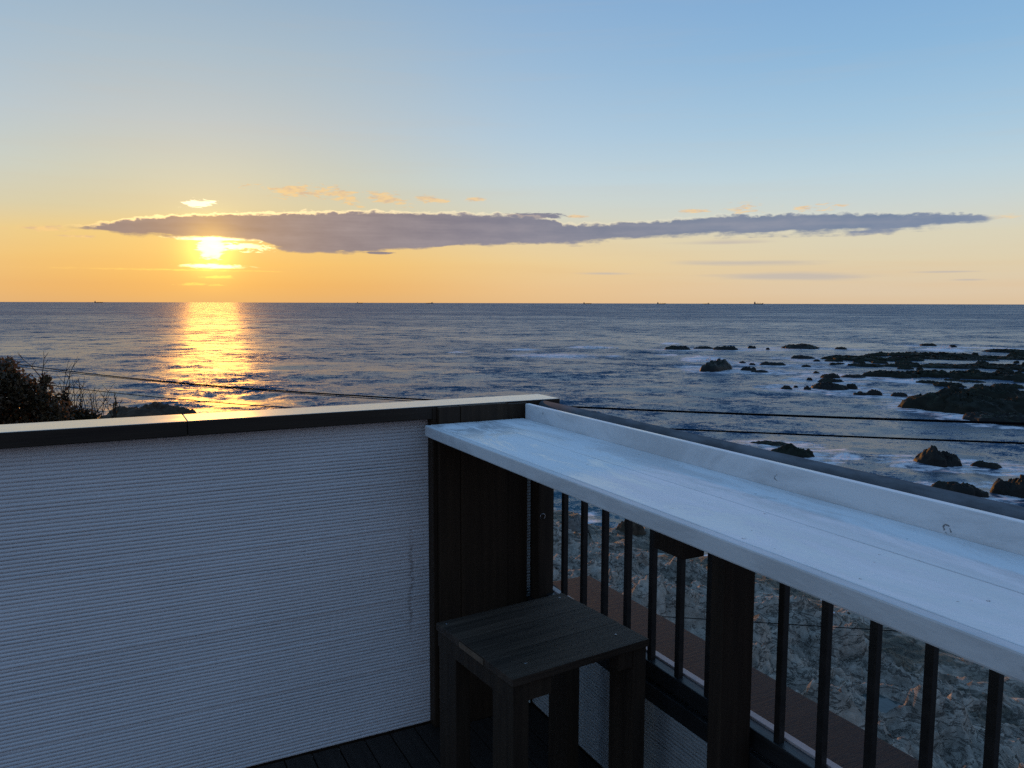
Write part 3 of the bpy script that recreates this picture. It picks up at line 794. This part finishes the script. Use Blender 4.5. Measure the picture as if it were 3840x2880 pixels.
for px, py, w_, h_, s_ in BREAK:
    a0, e0 = azel(px, py)
    R0 = (CAM[2] - SEA) / math.tan(R(-e0))
    da = (np.degrees(AA) - a0) / (math.degrees(w_ / 2970) * .55)
    pe = (np.arctan((CAM[2] - SEA) / RR) - R(-e0)) / (h_ / 2970 * .8)
    g = np.exp(-da ** 2 - pe ** 2)
    foam = np.maximum(foam, g * s_ * 1.1)
    if s_ > .65: Z += np.exp(-da ** 2 - (pe * .7) ** 2) * .0016 * R0 * (.6 + .6 * pn(X * .8, Y * .8))
foam = np.maximum(foam, np.exp(-(dsh / 1.1) ** 2) * .45)
sea = grid_mesh('sea', X, Y, Z, M['sea'], attrs={'foam': foam, 'shallow': shal}); tag(sea, kind='structure')
sea.location = (0, 0, SEA)

# splashes of spray
def splash(px, py, w_, h_, label, n=170):
    Pn = ground(px, py, SEA)[:2]; Rn = np.hypot(*Pn); W = w_ / 2970 * Rn; H = h_ / 2970 * Rn
    Vs, Fs = [], []
    for k in range(n):
        u = random.gauss(0, .28); t = random.random() ** 1.6
        c = Vector((u * W * (1 - .4 * t), random.gauss(0, .12) * W, t * H * (1 - abs(u)) * (0.6 + .4 * math.sin(u * 14 + px))))
        s = W * random.uniform(.012, .05) * (1 - .5 * t); i = len(Vs)
        a = random.uniform(0, 6.28)
        Vs += [c + Vector((math.cos(a + q * 2.09) * s, math.sin(a + q * 2.09) * s, -s * .5)) for q in range(3)] + [c + Vector((0, 0, s))]
        Fs += [(i, i + 1, i + 3), (i + 1, i + 2, i + 3), (i + 2, i, i + 3), (i, i + 2, i + 1)]
    o = pydata('wave_splash', Vs, Fs, M['foam'], smooth=True)
    o.location = (Pn[0], Pn[1], SEA); o.rotation_euler = (0, 0, -math.atan2(Pn[0], Pn[1]))
    tag(o, label, 'splash', 'spray thrown up by breaking waves', 'stuff')
splash(1711, 1328, 34, 14, 'small golden splash alone in the water left of centre')
splash(3540, 1312, 60, 30, 'white spray shooting up behind the back ledge of the reef')
splash(2660, 1356, 90, 24, 'pinkish spray on the slanting black rock', 240)
splash(3172, 1724, 66, 32, 'white splash in the near water beyond the handrail', 220)
splash(3420, 1434, 60, 16, 'white splash at the left end of the black reef ledge')
splash(2225, 1304, 120, 7, 'long low breaker crest in mid sea', 140)

# ------------------------------------------------------------------ deck floor
fl = empty('deck_floor', (0, 0, 0)); tag(fl, kind='structure')
x = -1.52
k = 0
while x < 1.37:
    x1 = min(x + .0865, 1.374)
    box('plank', (x, -.9 + random.uniform(-.02, .02), -.03), (x1, 2.535, random.uniform(-.0012, .0012)), M['deck'], fl, .003)
    x += .0905
box('joist', (-1.5, -.9, -.14), (1.37, 2.53, -.034), M['board_z'], fl, 0)

# ------------------------------------------------------------------ ribbed siding
def siding_panel(name, L, z0, z1, ribs, mat, parent, origin, direction, seed, step=.022, depth=.0042, amp=.0005):
    """a ribbed panel of length L along direction, outward normal = right of direction"""
    dxy = np.array(direction, float); nrm = np.array([dxy[1], -dxy[0]])
    n = max(2, int(L / step)); s = np.linspace(0, L, n)
    prof = []
    pitch = (z1 - z0) / ribs
    for r_ in range(ribs):
        zb_ = z0 + r_ * pitch
        for t, o_ in ((.0, -depth), (.10, -depth * .95), (.17, -.0006), (.22, .0), (.55, 0.0005), (.86, -.0001), (.91, -.0008), (.96, -depth * .9)):
            prof.append((zb_ + t * pitch, o_, r_))
    prof.append((z1, -depth, ribs - 1))
    pz = np.array([p_[0] for p_ in prof])[None, :]; po = np.array([p_[1] for p_ in prof])[None, :]; pr = np.array([p_[2] for p_ in prof])[None, :]
    S = s[:, None]
    rv = np.random.default_rng(seed); ribv = rv.normal(0, .0005, ribs)[pr[0].astype(int)][None, :]
    jz = amp * 1.3 * pn(S * 30 + seed, pr * 3.3 + seed) + amp * .7 * pn(S * 90, pr * 7.1)
    jo = amp * .8 * pn(S * 40, pz * 300 + seed) + ribv
    edge = (pz > z0 + 1e-4) & (pz < z1 - 1e-4)
    fade = np.clip(1.0 + .55 * pn(S * 2.3 + pr * 5.3 + seed, pr * 1.7 + seed), .35, 1.35)
    Zz = pz + jz * edge; O = np.where(po < -.0005, po * fade, po) + jo * edge
    Xx = origin[0] + dxy[0] * S + nrm[0] * O; Yy = origin[1] + dxy[1] * S + nrm[1] * O
    return grid_mesh(name, Xx, Yy, Zz, mat, parent, smooth=True)

wall = empty('privacy_wall', (0, 2.546, 0)); tag(wall, 'white ribbed side wall with a thick dark wooden cap, left of the counter', 'wall')
YW = 2.546
ph = 1.104 / 6
for k in range(6):
    siding_panel('siding_panel', 3.2, k * ph, (k + 1) * ph, 16, M['siding'], wall, (-2.2, -.0), (1, 0), k + 1)
# small piece of the same siding behind the rail post
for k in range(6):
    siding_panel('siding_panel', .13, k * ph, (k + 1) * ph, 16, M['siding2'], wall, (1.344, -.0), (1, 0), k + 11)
box('wall_core', (-2.2, .006, -.02), (1.478, .112, 1.102), M['board_z'], wall, 0)
box('cap_board', (-2.2, -.046, 1.1045), (.2107, .121, 1.150), M['cap'], wall, .0035, top=M['cap_top'])
box('cap_board', (.2119, -.046, 1.1045), (1.492, .115, 1.150), M['cap'], wall, .0035, top=M['cap_top'])
for x0, x1, yo, zt in ((.9865, 1.0005, -.052, 1.1435), (1.0015, 1.0795, -.071, 1.1472), (1.0815, 1.2625, -.073, 1.1480), (1.2645, 1.3445, -.068, 1.1440)):
    box('corner_board', (x0, yo, .002), (x1, -.0475, zt), M['board_z'], wall, .002)
for x0, x1 in ((.9865, 1.0795), (1.0815, 1.2625), (1.2645, 1.3445)):
    box('backing_batten', (x0, -.0465, .002), (x1, -.0035, 1.1025), M['board_z'], wall, 0)

# ------------------------------------------------------------------ counter
ct = empty('bar_counter', (.959, 0, 0)); tag(ct, 'long white painted bar counter with a raised back board, fixed along the railing', 'counter')
def cb(name, lo, hi, mat, bev=.003, top=None):
    return box(name, (lo[0] - .959, lo[1], lo[2]), (hi[0] - .959, hi[1], hi[2]), mat, ct, bev, top=top)
ZT = 1.091
cb('counter_board', (.968, -.75, ZT - .033), (1.1450, 2.4705, ZT), M['white_top'], .0018)
cb('counter_board', (1.1477, -.75, ZT - .033), (1.3225, 2.4705, ZT), M['white_top'], .0018)
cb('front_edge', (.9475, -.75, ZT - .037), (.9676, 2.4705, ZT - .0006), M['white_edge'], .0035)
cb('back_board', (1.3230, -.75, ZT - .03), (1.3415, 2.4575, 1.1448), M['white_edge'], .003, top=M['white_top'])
cb('support_post', (1.279, 1.379, .002), (1.3765, 1.424, ZT - .034), M['post_z'], .003)
cb('support_post', (1.279, .10, .002), (1.3765, .145, ZT - .034), M['post_z'], .003)
cb('support_block', (1.330, 1.593, .8275), (1.4035, 1.716, ZT - .034), M['post_z'], .003)
def chip(parent, c, r_, n, up, seed):
    """ragged ring of missing paint, half a millimetre proud"""
    rr = random.Random(seed); Vs = []; Fs = []; N = 18
    a = Vector(n).orthogonal().normalized(); b_ = Vector(n).cross(a)
    for k in range(N):
        t = 2 * math.pi * k / N; o_ = r_ * rr.uniform(.75, 1.15); i_ = o_ * rr.uniform(.6, .9)
        for q in (i_, o_): Vs.append(Vector(c) + (a * math.cos(t) + b_ * math.sin(t) * up) * q + Vector(n) * .0006)
    for k in range(N):
        if rr.random() < .72: Fs.append((2 * k, 2 * k + 1, (2 * k + 3) % (2 * N), (2 * k + 2) % (2 * N)))
    return pydata('paint_chip', Vs, Fs, M['chip'], parent)
chip(ct, (1.323 - .959, 2.33, 1.126), .0045, (-1, 0, 0), 1.0, 1)
chip(ct, (1.323 - .959, 1.273, 1.1135), .007, (-1, 0, 0), 1.0, 2)
chip(ct, (1.323 - .959, .868, 1.1005), .010, (-1, 0, 0), .7, 3)
rr_ = random.Random(4)
for k in range(46):
    chip(ct, (rr_.uniform(.975, 1.315) - .959, rr_.uniform(.45, 2.4), ZT - .0003), rr_.uniform(.0008, .0032), (0, 0, 1), rr_.uniform(.5, 1.5), k + 20)
box('seam_strip', (1.1451 - .959, -.74, ZT - .02), (1.1476 - .959, 2.46, ZT - .0035), M['seam'], ct, 0)

# ------------------------------------------------------------------ railing
rl = empty('railing', (1.4155, 0, 0)); tag(rl, 'dark metal railing with a round grey handrail outside the counter', 'railing')
def rb(name, lo, hi, mat, bev=.002): return box(name, (lo[0] - 1.4155, lo[1], lo[2]), (hi[0] - 1.4155, hi[1], hi[2]), mat, rl, bev)
tube('handrail', [(0, -.8 + 3.29 * t / 12, 1.1248) for t in range(13)], .0225, M['pipe'], rl, 28)
base_b = None
for k in range(26):
    y = 2.331 - .126 * k
    if y < -.7: break
    w = .0092
    if base_b is None:
        base_b = box('baluster', (-w, -w, .442), (w, w, 1.108), M['baluster'], rl, .0018); o = base_b
    else:
        o = base_b.copy(); COL.objects.link(o); o.parent = rl
    o.location = (0, y, 0)
rb('bottom_rail', (1.3985, -.8, .391), (1.4325, 2.495, .4425), M['rail_y'], .003)
rb('rail_ledge', (1.3795, -.8, .3375), (1.3975, 2.495, .3895), M['rail_y'], .003)
rb('end_post', (1.366, 2.430, .338), (1.4285, 2.4955, 1.102), M['post_z'], .003)
rb('post_bracket', (1.352, 2.425, .3905), (1.3978, 2.4955, .420), M['rail_y'], .002)
tube('hook', [(1.380 - 1.4155 + .010 * math.cos(a), 2.427, .735 + .010 * math.sin(a)) for a in np.linspace(-1.2, 4.2, 12)], .0016, M['screw'], rl, 6)

# low wall under the railing
lw = empty('low_wall', (1.378, 0, 0)); tag(lw, 'low ribbed grey wall under the railing with a red-brown coping', 'low wall')
lh = .3355 / 2
for k in range(2):
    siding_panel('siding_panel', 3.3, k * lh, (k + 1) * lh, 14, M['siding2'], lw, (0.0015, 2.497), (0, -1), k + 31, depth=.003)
box('wall_core', (.005, -.8, -1.2), (.245, 2.52, .335), M['board_z'], lw, 0)
box('trim_strip', (.0565, -.8, .336), (.0785, 2.53, .4475), M['trim'], lw, .002)
y = 2.53
while y > -.8:
    y0 = max(y - 1.82, -.8)
    box('coping_board', (.0795, y0 + .003, .405), (.252, y, .4435), M['coping'], lw, .003)
    y = y0
box('coping_fascia', (.2535, -.8, -1.2), (.272, 2.53, .4405), M['coping'], lw, .003)

# ------------------------------------------------------------------ stool
LP = Vector((.802, 2.015)); Bp = Vector((1.238, 2.055)); Fp = Vector((.848, 1.617))
pdir = (Bp - LP).normalized(); ang = math.atan2(pdir.y, pdir.x)
st = empty('bar_stool', (LP.x, LP.y, 0), ang)      # local x along the seat boards, local -y towards the viewer
tag(st, 'dark brown square wooden stool standing under the counter by the corner', 'stool')
SL, SW, SZ, TH = .438, .402, .600, .0205
w3 = SW / 3
for k in range(3):
    o = box('seat_board', (0 + random.uniform(-.001, .001), -(k + 1) * w3 + .0002, SZ - TH), (SL + random.uniform(-.001, .001), -k * w3 - .0002, SZ - random.uniform(0, .0006)), M['stool_p'], st, .0012)
    if k == 1:
        box('worn_end', (-.0022, -(k + 1) * w3 + .003, SZ - TH + .002), (-.0012, -k * w3 - .003, SZ - .003), M['stool_end'], st, 0)
def sb(name, lo, hi, mat='stool_z', bev=.002): return box(name, lo, hi, M[mat], st, bev)
for lx in (.006, SL - .051):
    for ly in (-.104, -SW + .006):
        sb('leg', (lx, ly, .003), (lx + .045, ly + .098, SZ - TH - .0005))
sb('apron', (.0125, -SW + .105, SZ - TH - .056), (.030, -.105, SZ - TH - .001))
sb('apron', (.0035, -SW + .004, SZ - TH - .046), (.0055, -.004, SZ - TH - .0008), bev=.0004)
sb('apron', (SL - .044, -SW + .105, SZ - TH - .056), (SL - .026, -.105, SZ - TH - .001))
sb('apron', (.052, -.028, SZ - TH - .056), (SL - .052, -.010, SZ - TH - .001))
sb('corner_block', (.0515, -SW + .008, SZ - TH - .050), (.120, -SW + .040, SZ - TH - .001))
sb('corner_block', (SL - .100, -SW + .008, SZ - TH - .050), (SL - .0515, -SW + .040, SZ - TH - .001))
for sx, sy in ((.022, -.022), (.075, -.345), (SL - .06, -SW + .07), (SL - .03, -.03)):
    n = 14
    Vs = [(sx + .0036 * math.cos(2 * math.pi * q / n), sy + .0036 * math.sin(2 * math.pi * q / n), SZ + .0004) for q in range(n)] + [(sx + .0026 * math.cos(2 * math.pi * q / n), sy + .0026 * math.sin(2 * math.pi * q / n), SZ + .0011) for q in range(n)]
    Fs = [(q, (q + 1) % n, n + (q + 1) % n, n + q) for q in range(n)] + [tuple(range(n, 2 * n))]
    pydata('screw', Vs, Fs, M['screw'], st)

# ------------------------------------------------------------------ cables
def cable(pix, dist_l, dist_r, r_, label, wob=.0):
    """pix: picture points of the line; it hangs in the vertical plane between two distances"""
    a = ray(*pix[0]); b_ = ray(*pix[-1])
    A = np.array(CAM) + a / np.hypot(a[0], a[1]) * dist_l; B = np.array(CAM) + b_ / np.hypot(b_[0], b_[1]) * dist_r
    n = np.array([B[1] - A[1], A[0] - B[0]])
    S, Zs = [], []
    for p_ in pix:
        d = ray(*p_); t = (n @ (A[:2] - np.array(CAM)[:2])) / (n @ d[:2]); q = np.array(CAM) + d * t
        S.append(np.linalg.norm(q[:2] - A[:2])); Zs.append(q[2])
    L = np.linalg.norm(B[:2] - A[:2]); c = np.polyfit(S, Zs, 2)
    pts = []
    for s in np.linspace(-.12 * L, 1.25 * L, 60):
        q = A[:2] + (B[:2] - A[:2]) * s / L
        pts.append((q[0], q[1], np.polyval(c, s)))
    o = tube('overhead_cable', pts, r_, M['cable'], None, 8)
    tag(o, label, 'cable', 'overhead cables in front of the sea'); return o
cable([(0, 1358), (362, 1397.5), (800, 1447), (1280, 1482), (1580, 1501), (2188, 1532), (2560, 1547), (3370, 1573), (3840, 1579)], 19, 5.5, .0078, 'upper black cable crossing the whole view above the handrail')
cable([(0, 1369), (362, 1408), (669, 1437), (800, 1452), (1280, 1487), (1580, 1506)], 20, 11.5, .006, 'thin second cable hugging the upper one at the left')
cable([(181, 1445), (362, 1463), (800, 1508), (1068, 1529), (2577, 1616), (3139, 1637), (3840, 1656)], 18, 5.6, .0062, 'lower black cable just above the handrail')
cable([(2470, 2311), (2636, 2322), (2829, 2334), (3074, 2347), (3442, 2372)], 9, 8, .0045, 'thin wire low over the shore between the balusters')

# ------------------------------------------------------------------ shrubs
def shrub(name, px0, px1, dist, ytop, ybot, nleaf, mats, label, lobes_, ntwig, twig_h, lsize=.034, seed=1):
    rg = random.Random(seed)
    def at(px, py):
        d = ray(px, py); return Vector(CAM) + Vector(d) / math.hypot(d[0], d[1]) * dist
    c = at((px0 + px1) / 2, ybot); gz = float(shore_z(np.array([c.x]), np.array([c.y]))[0][0])
    root = empty(name, (c.x, c.y, gz)); tag(root, label, 'shrub', 'shrubs behind the side wall')
    inv = Vector((-c.x, -c.y, -gz))
    Vs, Fs = [], []
    mmpp = dist / 2970
    for k in range(nleaf):
        lx, ly, lw_, lh_ = rg.choices(lobes_, weights=[l[2] * l[3] for l in lobes_])[0]
        u, v, w = rg.gauss(0, 1), rg.gauss(0, 1), rg.gauss(0, 1); n = math.sqrt(u * u + v * v + w * w); q = rg.random() ** .4
        p_ = at(lx + u / n * q * lw_, ly + v / n * q * lh_) + inv
        d = Vector(ray(lx, ly)); d.z = 0; d.normalize(); p_ += d * (w / n * q * lw_ * mmpp)
        ax = Vector((rg.gauss(0, 1), rg.gauss(0, 1), rg.gauss(.5, .8))).normalized(); sd_ = ax.orthogonal().normalized()
        sd_ = (sd_ * math.cos(k) + ax.cross(sd_) * math.sin(k)).normalized(); nn = ax.cross(sd_)
        L = lsize * rg.uniform(.6, 1.3); Wd = L * .27; i = len(Vs)
        Vs += [p_, p_ + ax * L * .45 + sd_ * Wd + nn * L * .06, p_ + ax * L, p_ + ax * L * .45 - sd_ * Wd + nn * L * .06]
        Fs += [(i, i + 1, i + 2), (i, i + 2, i + 3)]
    fo_ = pydata('crown', Vs, Fs, M[mats], root)
    TV, TF = [], []
    base_ = Vector((0, 0, 0))
    fork = Vector((0, 0, (c.z - gz) * .72))
    v_, f_ = tube_data([base_, fork * .5 + Vector((.04, -.03, 0)), fork], [.06, .05, .04], 8); TV += v_; TF += f_
    for lx, ly, lw_, lh_ in lobes_:
        for z_ in range(5):
            tip = at(lx + rg.uniform(-.8, .8) * lw_, ly + rg.uniform(-.8, .6) * lh_) + inv
            mid = fork.lerp(tip, .5) + Vector((rg.uniform(-.05, .05), rg.uniform(-.05, .05), .05))
            v_, f_ = tube_data([fork, mid, tip], [.026, .014, .004], 6); i = len(TV); TV += v_; TF += [tuple(a + i for a in f) for f in f_]
    pydata('trunk', TV, TF, M['bark'], root, smooth=True)
    TV, TF = [], []
    for k in range(ntwig):
        lx, ly, lw_, lh_ = rg.choice(lobes_)
        xx = lx + rg.uniform(-1, 1) * lw_ * .95; b0 = at(xx, ly + rg.uniform(-.3, .8) * lh_) + inv
        lean = rg.gauss(0, .3); h = twig_h * rg.uniform(.4, 1) * mmpp
        pts = [b0]
        for s in range(1, 5):
            pts.append(b0 + Vector((lean * h * s / 4 + rg.gauss(0, .02) * h, lean * .4 * h * s / 4, h * s / 4)))
        v_, f_ = tube_data(pts, [.0035, .003, .0024, .0018, .001], 5); i = len(TV); TV += v_; TF += [tuple(a + i for a in f) for f in f_]
        for s in (2, 3):
            e_ = pts[s] + Vector((rg.choice((-1, 1)) * h * .14, 0, h * .2))
            v_, f_ = tube_data([pts[s], e_], [.0026, .0012], 4); i = len(TV); TV += v_; TF += [tuple(a + i for a in f) for f in f_]
    pydata('twig', TV, TF, M['bark'], root, smooth=True)
    return root
shrub('shrub', -60, 230, 6.2, 1330, 1600, 9500, 'leaf', 'dense dark green shrub at the left edge behind the wall', [(-30, 1470, 130, 110), (60, 1480, 100, 90), (140, 1500, 80, 80), (200, 1560, 75, 70), (20, 1400, 60, 60), (-120, 1500, 160, 150), (110, 1620, 170, 80), (170, 1425, 18, 28)], 24, 120, .036, 3)
shrub('shrub', 230, 380, 6.6, 1400, 1590, 2300, 'leaf2', 'sparse reddish shrub of bare upright twigs right of the dense one', [(255, 1570, 45, 50), (300, 1575, 40, 45), (345, 1575, 38, 35), (300, 1630, 110, 60), (240, 1500, 16, 45)], 40, 150, .032, 5)
shrub('shrub', 415, 445, 6.9, 1500, 1600, 26, 'leaf2', 'thin sprig with a few leaves above the wall cap', [(428, 1518, 12, 8), (428, 1560, 6, 30)], 4, 90, .034, 8)

for (qx, qy, qr), lab in zip(POOLS, ('round still tide pool in the pale shore rock', 'small bright tide pool near the water line')):
    aa = np.linspace(0, 2 * math.pi, 40, endpoint=False)
    Vs = [(qr * 1.5 * math.cos(a), qr * 1.5 * math.sin(a), 0) for a in aa]
    o = pydata('tide_pool', Vs, [tuple(range(40))], M['pool']); o.location = (qx, qy, SEA + POOLZ[(qx, qy)] - .02)
    tag(o, lab, 'tide pool', 'tide pools in the shore rock')

# ------------------------------------------------------------------ float on the shore
fx = ground(3120, 2352, zb + .1)
fl_ = empty('float_ball', (fx[0], fx[1], float(shore_z(np.array([fx[0]]), np.array([fx[1]]))[0][0]))); tag(fl_, 'small white float with a dark band lying on the shore rocks', 'float')
th_ = np.linspace(0, math.pi, 14)[:, None]; ph_ = np.linspace(0, 2 * math.pi, 24, endpoint=False)[None, :]
grid_mesh('shell', .085 * np.sin(th_) * np.cos(ph_), .085 * np.sin(th_) * np.sin(ph_), .075 + .07 * np.cos(th_) * np.ones_like(ph_), M['buoy'], fl_, wrap=True)
tb = np.linspace(1.35, 1.6, 3)[:, None]
grid_mesh('band', .0865 * np.sin(tb) * np.cos(ph_), .0865 * np.sin(tb) * np.sin(ph_), .075 + .072 * np.cos(tb) * np.ones_like(ph_), M['buoy_b'], fl_, wrap=True)

# ------------------------------------------------------------------ ships on the horizon
def ship(px, L, H, kind, label):
    d = ray(px, 1136); D = 8500.0
    root = empty('cargo_ship', (d[0] / math.hypot(d[0], d[1]) * D, d[1] / math.hypot(d[0], d[1]) * D, SEA), -math.atan2(d[0], d[1]) + random.uniform(-.3, .3))
    tag(root, label, 'ship', 'ships on the horizon')
    h = H * .42
    prof = [(-.5, 0), (-.49, h), (-.3, h), (-.28, h * .8), (.36, h * .8), (.4, h * 1.15), (.5, h * 1.2), (.46, 0)]
    Vs = []
    for s in (-1, 1):
        for u, z in prof: Vs.append((u * L, s * (L * .07 if u < .45 else .3), z))
    n = len(prof); Fs = [tuple(range(n)), tuple(range(2 * n - 1, n - 1, -1))] + [(i, (i + 1) % n, n + (i + 1) % n, n + i) for i in range(n)]
    pydata('hull', Vs, Fs, M['ship'], root)
    sx = -.4 if kind != 'fore' else .3
    box('superstructure', ((sx - .05) * L, -L * .05, h * .8), ((sx + .06) * L, L * .05, H * .95), M['ship_w'], root, .6)
    box('funnel', ((sx - .075) * L, -1.5, h * .8), ((sx - .055) * L, 1.5, H * 1.0), M['ship'], root, .3)
    box('mast', ((sx + .0) * L, -.5, H * .95), ((sx + .015) * L, .5, H * 1.35), M['ship'], root, .1)
    if kind == 'crane':
        for u in (-.1, .15): box('crane', (u * L, -.8, h * .8), ((u + .02) * L, .8, H * .85), M['ship'], root, .1)
    else:
        box('deck_cargo', (-.2 * L, -L * .05, h * .8), (.3 * L, L * .05, h * 1.12), M['ship'], root, .3)
ship(370, 75, 15, 'a', 'faint ship far left on the horizon left of the sun')
ship(1350, 65, 13, 'a', 'faint ship on the horizon right of the sun glitter')
ship(1611, 85, 14, 'fore', 'low ship above the left wall on the horizon')
ship(2203, 90, 15, 'a', 'ship on the horizon just right of the picture centre')
ship(2480, 90, 19, 'crane', 'left one of the three ships close together on the horizon')
ship(2648, 75, 14, 'fore', 'smallest, middle one of the three ships on the horizon')
ship(2845, 95, 25, 'crane', 'largest ship on the horizon with a tall mast')
